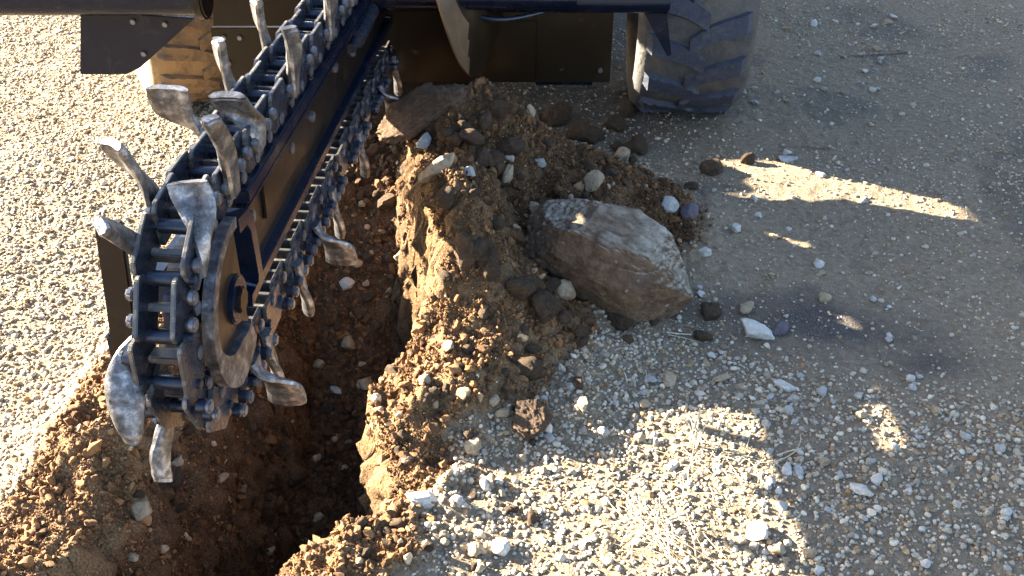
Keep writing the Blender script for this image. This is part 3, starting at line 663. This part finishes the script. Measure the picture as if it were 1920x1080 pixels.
boxp('rear_fender', (-1.50, 3.30, 1.10), (-.95, 4.6, 1.14), M_navy, .015); boxp('rear_fender', (.42, 3.30, 1.02), (.90, 4.15, 1.06), M_navy, .015)
boxp('operator_platform', (-.95, 3.30, 1.12), (.42, 4.2, 1.17), M_navy, .01)
boxp('seat_base', (-.55, 3.65, 1.17), (-.05, 4.05, 1.4), M_panel, .03); boxp('seat_back', (-.55, 4.0, 1.4), (-.05, 4.1, 1.8), M_panel, .04)

def hose(pts, rad, name='hydraulic_hose', mat=None):
    P = []
    for i in range(len(pts) - 1):
        a, b = Vector(pts[i]), Vector(pts[i + 1]); p0 = Vector(pts[max(i - 1, 0)]); p3 = Vector(pts[min(i + 2, len(pts) - 1)])
        for k in range(8):
            t = k / 8; P.append(.5 * ((2 * a) + (b - p0) * t + (2 * p0 - 5 * a + 4 * b - p3) * t * t + (3 * a - p0 - 3 * b + p3) * t ** 3))
    P.append(Vector(pts[-1])); bm = bmesh.new(); prev = None
    for i, p in enumerate(P):
        d = (P[min(i + 1, len(P) - 1)] - P[max(i - 1, 0)]).normalized(); u_ = d.cross(Vector((.2, .1, 1))).normalized(); w_ = d.cross(u_)
        ring = [bm.verts.new(p + (u_ * math.cos(q * .785) + w_ * math.sin(q * .785)) * rad) for q in range(8)]
        if prev: [bm.faces.new((prev[k], prev[(k + 1) % 8], ring[(k + 1) % 8], ring[k])) for k in range(8)]
        prev = ring
    o = cap(name, bm, mat or M_link, T, True); return o
hose([(-.40, 2.72, .84), (-.34, 2.85, .90), (-.38, 3.02, .86), (-.33, 3.2, .92)], .011)
hose([(-.37, 2.70, .80), (-.30, 2.84, .78), (-.33, 3.0, .80), (-.28, 3.2, .90)], .011)
hose([(-.25, 3.19, .585), (-.05, 3.10, .562), (.15, 3.16, .575), (.40, 3.19, .60)], .009)
for x_ in (-.36, -.20, .20, .29):
    bm = bmesh.new(); add_cyl(bm, (x_, PY - .012, .548), (x_, PY + .004, .548), .010, 6, bev=.002); cap('panel_bolt', bm, M_bolt, T)
for u_, v_ in ((420, 70), (450, 70), (430, 118), (470, 140), (250, 40), (310, 45), (270, 100)):
    p_ = at_y(u_, v_, 3.08 if u_ > 400 else 2.98); bm = bmesh.new(); add_cyl(bm, p_ + Vector((0, -.010, 0)), p_ + Vector((0, .004, 0)), .009, 6, bev=.002); cap('guard_bolt', bm, M_bolt, T)

# ---------------------------------------------------------------- stones one can point at
def place_stone(u, v, w, mat, label, cat='stone', name='stone', ratio=(1, .85, .7), rot=None, clod=False, seed=None, sub=3, sink=.25, group=None, me=None, pos=None):
    seed = seed if seed is not None else int(u * 7 + v * 13) % 9973
    p = hit(u, v) if pos is None else pos
    d = p.y * CP + (CH - p.z) * SP; r = w * d / FPX / 2
    if me is None: me = rock_mesh(name, 5 if w > 60 else max(sub, 4), seed, mat, clod=clod, dims=ratio, cuts=6 if clod else 15, depth=.62, rough=.075)
    o = bpy.data.objects.new(name, me); COL.objects.link(o)
    if me.users == 1 and len(me.polygons) > 1500: autosmooth(me, 60 if clod else 24)
    rr = random.Random(seed)
    o.rotation_euler = rot if rot is not None else (rr.uniform(-.35, .35), rr.uniform(-.35, .35), rr.uniform(0, 6.28)) if ratio[0] < 1.25 else (rr.uniform(-.2, .2), rr.uniform(-.2, .2), rr.uniform(-.4, .4))
    o.location = (p.x, p.y, p.z + r * ratio[2] * (1 - sink * 2)); o.scale = (r, r, r)
    return tag(o, label, cat, group)
WD = dict
BIG = [
 (790, 240, 150, M_rust, 'large flattish rust-brown rock at the upper left of the spoil heap', WD(ratio=(1.1, .6, .55), rot=(R(25), R(-28), R(5)), sub=4, clod=True, cat='rock')),
 (797, 275, 44, M_grey, 'pale angular stone lying just below the large rust-brown rock', {}),
 (932, 205, 30, M_tan, 'rounded tan stone on the crest of the spoil heap', {}),
 (995, 222, 34, M_tan, 'pointed pale tan stone standing upright on the heap crest', WD(ratio=(.6, .5, 1.1))),
 (1042, 225, 62, M_rust, 'lumpy rust-brown clod behind the heap crest under the black panel', WD(clod=True, cat='clod')),
 (1100, 262, 70, M_clod, 'dark clod with a sunlit top, right shoulder of the heap', WD(clod=True, cat='clod')),
 (1155, 242, 42, M_clod, 'round brown clod in the shade beside the big tyre', WD(clod=True, cat='clod')),
 (1192, 280, 58, M_clod, 'brown clod just in front of the foot of the big tyre', WD(clod=True, cat='clod')),
 (1166, 300, 44, M_tan, 'cream stone with a sunlit top leaning on a brown clod', {}),
 (957, 300, 32, M_white, 'small blocky white stone in the middle of the heap', WD(ratio=(.85, .7, .9))),
 (952, 342, 44, M_tan, 'long brown-tan stone below the blocky white stone', WD(ratio=(.8, .6, 1.1))),
 (922, 308, 44, M_rust, 'rough brown stone left of the blocky white stone', WD(clod=True)),
 (880, 328, 38, M_grey, 'flat grey stone at the tip of the sunlit ridge', {}),
 (1013, 308, 30, M_grey, 'pale round stone right of the blocky white stone', {}),
 (822, 325, 84, M_tan, 'long sunlit tan rock crowning the lit ridge of spoil', WD(ratio=(1.1, .5, .5), rot=(R(10), R(-25), R(20)))),
 (1112, 358, 62, M_tan, 'pale wedge of stone propped behind the great boulder', WD(ratio=(.7, .6, .9), rot=(.2, .3, .4))),
 (1254, 390, 46, M_grey, 'greenish grey stone to the upper right of the boulder', WD(ratio=(.9, .8, .9))),
 (1293, 405, 48, M_purple, 'dark purple stone right of the greenish grey one', {}),
 (1323, 410, 26, M_tan, 'small tan stone next to the dark purple stone', {}),
 (1333, 322, 46, M_rust, 'knobbly orange-brown clod at the near end of the sunlit strip', WD(clod=True, cat='clod')),
 (1296, 354, 26, M_rust, 'small sunlit orange clod at the tip of the lit strip', WD(clod=True, cat='clod')),
 (1400, 305, 32, M_clod, 'upright dark brown clod above the lit strip', WD(clod=True, cat='clod')),
 (1474, 301, 44, M_grey, 'flat grey-tan slab of stone above the lit strip', WD(ratio=(1.1, .7, .3))),
 (1322, 476, 32, M_white, 'white rounded stone right of the boulder', {}),
 (1380, 432, 26, M_white, 'white stone between the dark purple stone and the track', {}),
 (1235, 172+300, 0, None, '', {}),
 (1400, 582, 46, M_tan, 'flat cream stone above the broken white stone', WD(ratio=(1.05, .7, .5))),
 (1332, 590, 46, M_clod, 'crumbly brown clod to the lower right of the boulder', WD(clod=True, cat='clod')),
 (1314, 635, 38, M_clod, 'low dark clod at the end of the dry stalk', WD(clod=True, ratio=(1, .7, .5), cat='clod')),
 (1422, 632, 74, M_white, 'broken white stone with sharp edges on the damp track', WD(ratio=(1.15, .62, .62), rot=(R(20), R(22), R(-14)), sub=4)),
 (1466, 625, 42, M_purple, 'thin purplish grey chip standing behind the broken white stone', WD(ratio=(1, .35, .75), rot=(R(-15), R(-20), R(30)))),
 (1546, 564, 32, M_tan, 'grey-tan stone beyond the broken white stone', {}),
 (1533, 498, 26, M_white, 'squarish white stone midway up the track', {}),
 (1538, 515, 24, M_tan, 'flat tan stone touching the squarish white stone', WD(ratio=(1.1, .7, .4))),
 (1636, 172, 22, M_white, 'white stone near the top right of the track', {}),
 (1607, 746, 24, M_grey, 'small grey stone at the right side of the track, alone', {}),
 (975, 553, 76, M_clod, 'big dark brown clod under the left end of the boulder', WD(clod=True, ratio=(1.05, .8, .7), cat='clod')),
 (1016, 582, 68, M_clod, 'dark brown clod leaning on the ochre stone', WD(clod=True, cat='clod')),
 (1063, 558, 56, M_tan, 'smooth ochre stone wedged under the boulder', WD(ratio=(.85, .8, .95))),
 (1155, 598, 68, M_clod, 'grey-brown clod under the right end of the boulder', WD(clod=True, ratio=(1.1, .7, .6), cat='clod')),
 (985, 625, 30, M_rust, 'reddish stone below the dark clods in the middle of the picture', {}),
 (840, 655, 36, M_tan, 'white-edged tan stone at the lip of the shaded spoil', {}),
 (870, 470, 90, M_rust, 'brown clay slab set in the sunlit face of the ridge', WD(clod=True, ratio=(.6, .5, 1.1), cat='clod', sink=.6)),
 (920, 500, 70, M_clod, 'shadowed brown lump low on the sunlit ridge', WD(clod=True, ratio=(.7, .6, 1.0), cat='clod', sink=.4)),
 (1000, 395, 36, M_tan, 'ochre stone at the upper left corner of the boulder', {}),
 (650, 540, 38, M_white, 'glinting white quartz in the shaded trench', {}),
 (632, 735, 36, M_grey, 'blue-grey stone on the trench floor', WD(ratio=(1, .75, .5))),
 (725, 386, 46, M_rust, 'round rust-brown stone on the slope above the trench', {}),
 (668, 500, 32, M_tan, 'ochre stone above the white quartz in the trench', {}),
 (625, 483, 32, M_rust, 'rust-brown stone beside the digging chain, above the quartz', {}),
 (680, 388, 22, M_tan, 'small tan stone left of the round rust-brown stone', {}),
 (770, 330, 44, M_rust, 'brown stone left of the sunlit ridge tip', WD(clod=True)),
 (990, 790, 92, M_rust, 'big sunlit rust-brown clod on the edge of the gravel', WD(clod=True, ratio=(1.05, .75, .65), cat='clod')),
 (945, 780, 34, M_tan, 'tan stone tucked against the big sunlit clod', {}),
 (1092, 762, 44, M_tan, 'long ochre stone in the sun right of the big clod', WD(ratio=(1.15, .6, .5))),
 (1082, 722, 36, M_rust, 'reddish stone above the long ochre stone', {}),
 (1028, 808, 30, M_white, 'white stone at the foot of the big sunlit clod', {}),
 (937, 1032, 52, M_white, 'smooth white stone near the bottom edge of the picture', WD(ratio=(1, .85, .6))),
 (891, 1038, 42, M_tan, 'cream stone just left of the smooth white stone', {}),
 (910, 915, 36, M_white, 'cracked white stone on the sunlit bank', {}),
 (793, 940, 74, M_white, 'flat white slab lying on the lip of the trench', WD(ratio=(1.15, .6, .35), rot=(.1, R(12), .15))),
 (857, 940, 34, M_grey, 'upright pale stone beside the flat white slab', {}),
 (1200, 826, 28, M_tan, 'tan stone casting a long shadow on the bright gravel', WD(ratio=(.8, .8, .9))),
 (1422, 1002, 58, M_white, 'large smooth white stone in the lower right of the gravel', WD(ratio=(1.1, .8, .6))),
 (1460, 1036, 38, M_tan, 'two-tone grey and tan stone below the large smooth white one', {}),
 (1478, 772, 30, M_grey, 'grey-tan oval stone on the shaded gravel slope', {}),
 (1475, 883, 32, M_white, 'white oval stone at the edge of the shadow', WD(ratio=(1.15, .75, .6))),
 (1612, 922, 50, M_white, 'flat white slab in the shade at the lower right', WD(ratio=(1.1, .75, .4))),
 (1642, 903, 34, M_white, 'rounded white stone just above the flat white slab in the shade', {}),
 (1468, 728, 46, M_white, 'long white stone at the boundary of gravel and track', WD(ratio=(1.25, .5, .4), rot=(0, .1, -.5))),
 (1258, 714, 44, M_tan, 'flat tan-grey stone in the shaded gravel', WD(ratio=(1.2, .7, .35))),
 (1218, 713, 28, M_grey, 'flat bluish stone left of the flat tan-grey one', WD(ratio=(1.1, .75, .4))),
 (1355, 712, 38, M_tan, 'long dull stone right of the flat tan-grey one', WD(ratio=(1.3, .5, .4))),
 (325, 812, 40, M_tan, 'stone with a sunlit tip just below the chain, left', {}),
 (335, 872, 34, M_tan, 'rounded tan stone on the left bank', {}),
 (360, 850, 32, M_rust, 'brown stone on the left bank beside the rounded tan one', {}),
 (330, 905, 44, M_clod, 'brown clod low on the left bank', WD(clod=True, cat='clod')),
 (265, 960, 60, M_tan, 'rough tan rock at the far left of the bank', {}),
 (1240, 660, 0, None, '', {}),
]
for u, v, w, m_, lab, kw in BIG:
    if m_ is None: continue
    place_stone(u, v, w, m_, lab, **kw)
# the great boulder
def boulder():
    v, f = ICO[7]; v = v.copy()
    v = np.sign(v) * np.abs(v) ** .72
    cuts = [((-.12, -.88, .42), .72), ((.12, .05, 1), .66), ((-.9, -.3, .35), .74), ((.72, -.62, .10), .80), ((.9, .45, .3), .78), ((.3, .9, .4), .78), ((-.4, .8, .6), .74), ((-.2, -1, -.1), .74), ((.95, -.1, .62), .76), ((-.75, .1, .75), .72), ((.45, -.75, .75), .80)]
    for n, d in cuts:
        n = np.array(n, float); n /= np.linalg.norm(n); s = v @ n; o = s > d; v[o] -= np.outer(s[o] - d, n) * .88
    q = lambda k, sd: noise3(v[:, 0] * k, v[:, 1] * k, v[:, 2] * k, sd)
    disp = .03 * q(1.8, 5) + .03 * q(4, 6) + .022 * np.abs(q(9, 7)) + .014 * q(16, 17) + .009 * q(34, 8) + .005 * q(70, 18) - .03 * np.clip(.12 - np.abs(q(3.1, 9)), 0, 1) / .12 * (v[:, 1] < 0)
    v = v * (1 + disp)[:, None] * np.array([.256, .172, .146])
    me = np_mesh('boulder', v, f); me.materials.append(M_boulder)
    nr = np.zeros(len(v) * 3); me.vertices.foreach_get('normal', nr) if False else None
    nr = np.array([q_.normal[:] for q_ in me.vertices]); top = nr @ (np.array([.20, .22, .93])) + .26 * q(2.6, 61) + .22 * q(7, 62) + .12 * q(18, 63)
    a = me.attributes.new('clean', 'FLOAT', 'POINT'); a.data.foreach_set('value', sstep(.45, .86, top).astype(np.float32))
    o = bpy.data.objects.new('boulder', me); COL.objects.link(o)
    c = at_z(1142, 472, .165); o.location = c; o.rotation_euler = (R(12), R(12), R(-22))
    tag(o, 'great limestone boulder, pale on top and brown with clay below, resting against the heap', 'boulder')
boulder()
# smaller stones that still read one by one
MARKS = [(1137, 470, 'the great boulder'), (1280, 110, 'the big tyre'), (790, 240, 'the flattish rust-brown rock'), (1422, 632, 'the broken white stone'), (1254, 390, 'the greenish grey stone'),
         (957, 300, 'the blocky white stone'), (990, 790, 'the big sunlit clod'), (1422, 1002, 'the large smooth white stone'), (1612, 922, 'the flat white slab in the shade'),
         (793, 940, 'the white slab on the trench lip'), (937, 1032, 'the smooth white stone by the bottom edge'), (650, 540, 'the white quartz in the trench'), (632, 735, 'the blue-grey stone in the trench'),
         (725, 386, 'the round rust-brown stone'), (1300, 845, 'the standing dry stalks'), (1258, 714, 'the flat tan-grey stone'), (1400, 582, 'the flat cream stone'), (1533, 498, 'the squarish white stone'),
         (1636, 172, 'the white stone at the top right'), (1333, 322, 'the knobbly orange clod'), (335, 872, 'the rounded tan stone on the left bank'), (265, 960, 'the rough tan rock on the left bank'),
         (1478, 772, 'the grey-tan oval stone'), (822, 325, 'the rock crowning the lit ridge'), (1063, 558, 'the smooth ochre stone'), (1200, 826, 'the tan stone with the long shadow'), (1474, 301, 'the flat slab above the lit strip')]
COLW = {}
USED = set()
def where_label(u, v, w, matname, cat):
    mu, mv, nm = min(MARKS, key=lambda q: math.hypot(q[0] - u, (q[1] - v) * 1.2)); dx, dy = u - mu, v - mv; d = math.hypot(dx, dy)
    side = ('right' if dx > 0 else 'left') if abs(dx) > 2 * abs(dy) else ('below' if dy > 0 else 'above') if abs(dy) > 2 * abs(dx) else ('lower ' if dy > 0 else 'upper ') + ('right' if dx > 0 else 'left')
    rel = side if side in ('above', 'below') else side + ' of'
    far = 'just' if d < 60 else 'somewhat' if d < 130 else 'well'
    size = 'tiny' if w < 15 else 'small' if w < 20 else 'middling' if w < 26 else 'larger'
    return '%s %s %s %s %s %s' % (size, matname, cat, far, rel, nm)
ZONES = [
 ('small pale stone lying on the damp grey track at the right', 'pale stones on the track', 'stone', 66, (1290, 1690, 30, 690), (11, 24), (M_white, M_grey, M_tan), False, (.9, .8, .55)),
 ('pale rounded stone in the gravel at the lower right', 'pale stones in the near gravel', 'stone', 80, (1000, 1900, 700, 1075), (16, 30), (M_white, M_grey, M_tan, M_grey), False, (1, .8, .6)),
 ('small brown clod crumbled over the spoil heap', 'clods on the spoil heap', 'clod', 64, (790, 1230, 200, 700), (18, 48), (M_clod, M_rust, M_clod), True, (1, .9, .8)),
 ('brown stone in the shaded trench', 'stones in the trench', 'stone', 42, (590, 760, 260, 1000), (16, 34), (M_rust, M_clod, M_clod, M_tan), True, (1, .85, .75)),
 ('sunlit lump of clay on the right lip of the trench', 'clods on the trench lip', 'clod', 40, (640, 1000, 700, 1070), (16, 36), (M_rust, M_clod, M_tan), True, (1, .9, .8)),
 ('stone sticking out of the slumped left bank', 'stones in the left bank', 'stone', 26, (250, 520, 800, 1075), (14, 30), (M_tan, M_rust, M_clod), True, (1, .85, .75)),
]
for zi, (lab, grp, cat, n, (u0, u1, v0, v1), (w0, w1), mats, cl, ratio) in enumerate(ZONES):
    rz = random.Random(40 + zi); pool = {}
    for i in range(n):
        k = (rz.randrange(7), rz.randrange(len(mats)))
        if k not in pool:
            pool[k] = rock_mesh(cat, 3, 500 + zi * 50 + k[0], mats[k[1]], clod=cl, cuts=6 if cl else 13, depth=.62, rough=.07)
            autosmooth(pool[k], 45 if cl else 26)
        u, v = rz.uniform(u0, u1), rz.uniform(v0, v1)
        if zi == 4 and u < 560 + (1080 - v) * .45: u += 160
        w = w0 + (w1 - w0) * rz.random() ** 2.2
        cw = {M_white: 'whitish', M_grey: 'grey', M_tan: 'tan', M_clod: 'dark brown', M_rust: 'rust-brown'}[mats[k[1]]]
        lb = where_label(u, v, w, cw, cat)
        for _ in range(12):
            if lb not in USED: break
            u, v = rz.uniform(u0, u1), rz.uniform(v0, v1)
            if zi == 4 and u < 560 + (1080 - v) * .45: u += 160
            lb = where_label(u, v, w, cw, cat)
        USED.add(lb)
        o = place_stone(u, v, w, None, lb, cat=cat, name=cat, ratio=ratio, seed=rz.randrange(9999), group=grp, me=pool[k])
        r = o.scale[0]; o.scale = (r * ratio[0] * rz.uniform(.8, 1.35), r * ratio[1], r * ratio[2] * rz.uniform(.8, 1.2))

# ---------------------------------------------------------------- dry grass, stalks
def strand(bm, pts, r):
    prev = None
    for i, p in enumerate(pts):
        rr = r * (1 - .6 * i / (len(pts) - 1)); d = (pts[min(i + 1, len(pts) - 1)] - pts[max(i - 1, 0)]).normalized()
        a = d.cross(Vector((.3, .2, 1))).normalized(); b = d.cross(a)
        ring = [bm.verts.new(p + (a * math.cos(q) * 1.6 + b * math.sin(q) * .7) * rr) for q in (0, 2.1, 4.2)]
        if prev:
            for k in range(3): bm.faces.new((prev[k], prev[(k + 1) % 3], ring[(k + 1) % 3], ring[k]))
        prev = ring
def tuft(u, v, n, length, rise, lean, label, seed, spread=.02, r=.0014, mat=None, group=None):
    rz = random.Random(seed); c = hit(u, v); bm = bmesh.new()
    for i in range(n):
        a = rz.uniform(0, 6.28) if lean is None else lean + rz.gauss(0, .5)
        L = length * rz.uniform(.5, 1.1); up = rise * rz.uniform(.4, 1.2); p0 = Vector((rz.gauss(0, spread), rz.gauss(0, spread), 0)); pts = []
        bend = rz.gauss(0, .35)
        for k in range(7):
            t = k / 6; aa = a + bend * t; x = p0.x + math.cos(aa) * L * t; y = p0.y + math.sin(aa) * L * t
            z = float(height(np.array([c.x + x]), np.array([c.y + y]), False)[0]) - c.z + .004
            pts.append(Vector((x, y, z + up * (t - .75 * t * t) * 1.6)))
        strand(bm, pts, r * rz.uniform(.7, 1.4))
    me = bm_mesh('dry_grass', bm, True); o = link('dry_grass', me, mat or M_straw); o.location = c
    return tag(o, label, 'dry grass', group)
tuft(1300, 845, 9, .07, .15, 1.2, 'tuft of bleached dry stalks standing on the bright gravel', 1, .014, .0018)
tuft(1318, 872, 34, .07, .015, None, 'flattened mat of golden straw below the standing stalks', 2, .035, .0011)
tuft(1228, 985, 26, .14, .05, None, 'sprawling bleached straw clump near the bottom of the gravel', 3, .03, .0014)
tuft(1270, 1052, 18, .13, .03, 2.5, 'pale straw fan at the bottom edge right of centre', 4, .03, .0013)
tuft(1420, 860, 5, .12, .012, -.2, 'single thin straws lying across the shadow edge', 5, .03, .0011)
tuft(1170, 700, 5, .05, .01, None, 'few short straws on the shaded gravel', 6, .03, .001)
tuft(1250, 628, 2, .10, .004, -.15, 'orange dry stalk lying below the boulder', 7, .006, .0022)
def twig(p, q, r, label):
    a, b = hit(*p), hit(*q); bm = bmesh.new(); pts = []
    for i in range(9):
        t = i / 8; c = a.lerp(b, t); z = float(height(np.array([c.x]), np.array([c.y]))[0]); pts.append(Vector((c.x, c.y + .006 * math.sin(i * 1.7), z + .006)) - a)
    strand(bm, pts, r); o = link('twig', bm_mesh('twig', bm, True), M_twig); o.location = a; tag(o, label, 'twig')
twig((1700, 100), (1600, 108), .006, 'pale branch lying on the track at the upper right')
twig((1555, 282), (1478, 274), .004, 'dark twig on the track right of the big tyre')
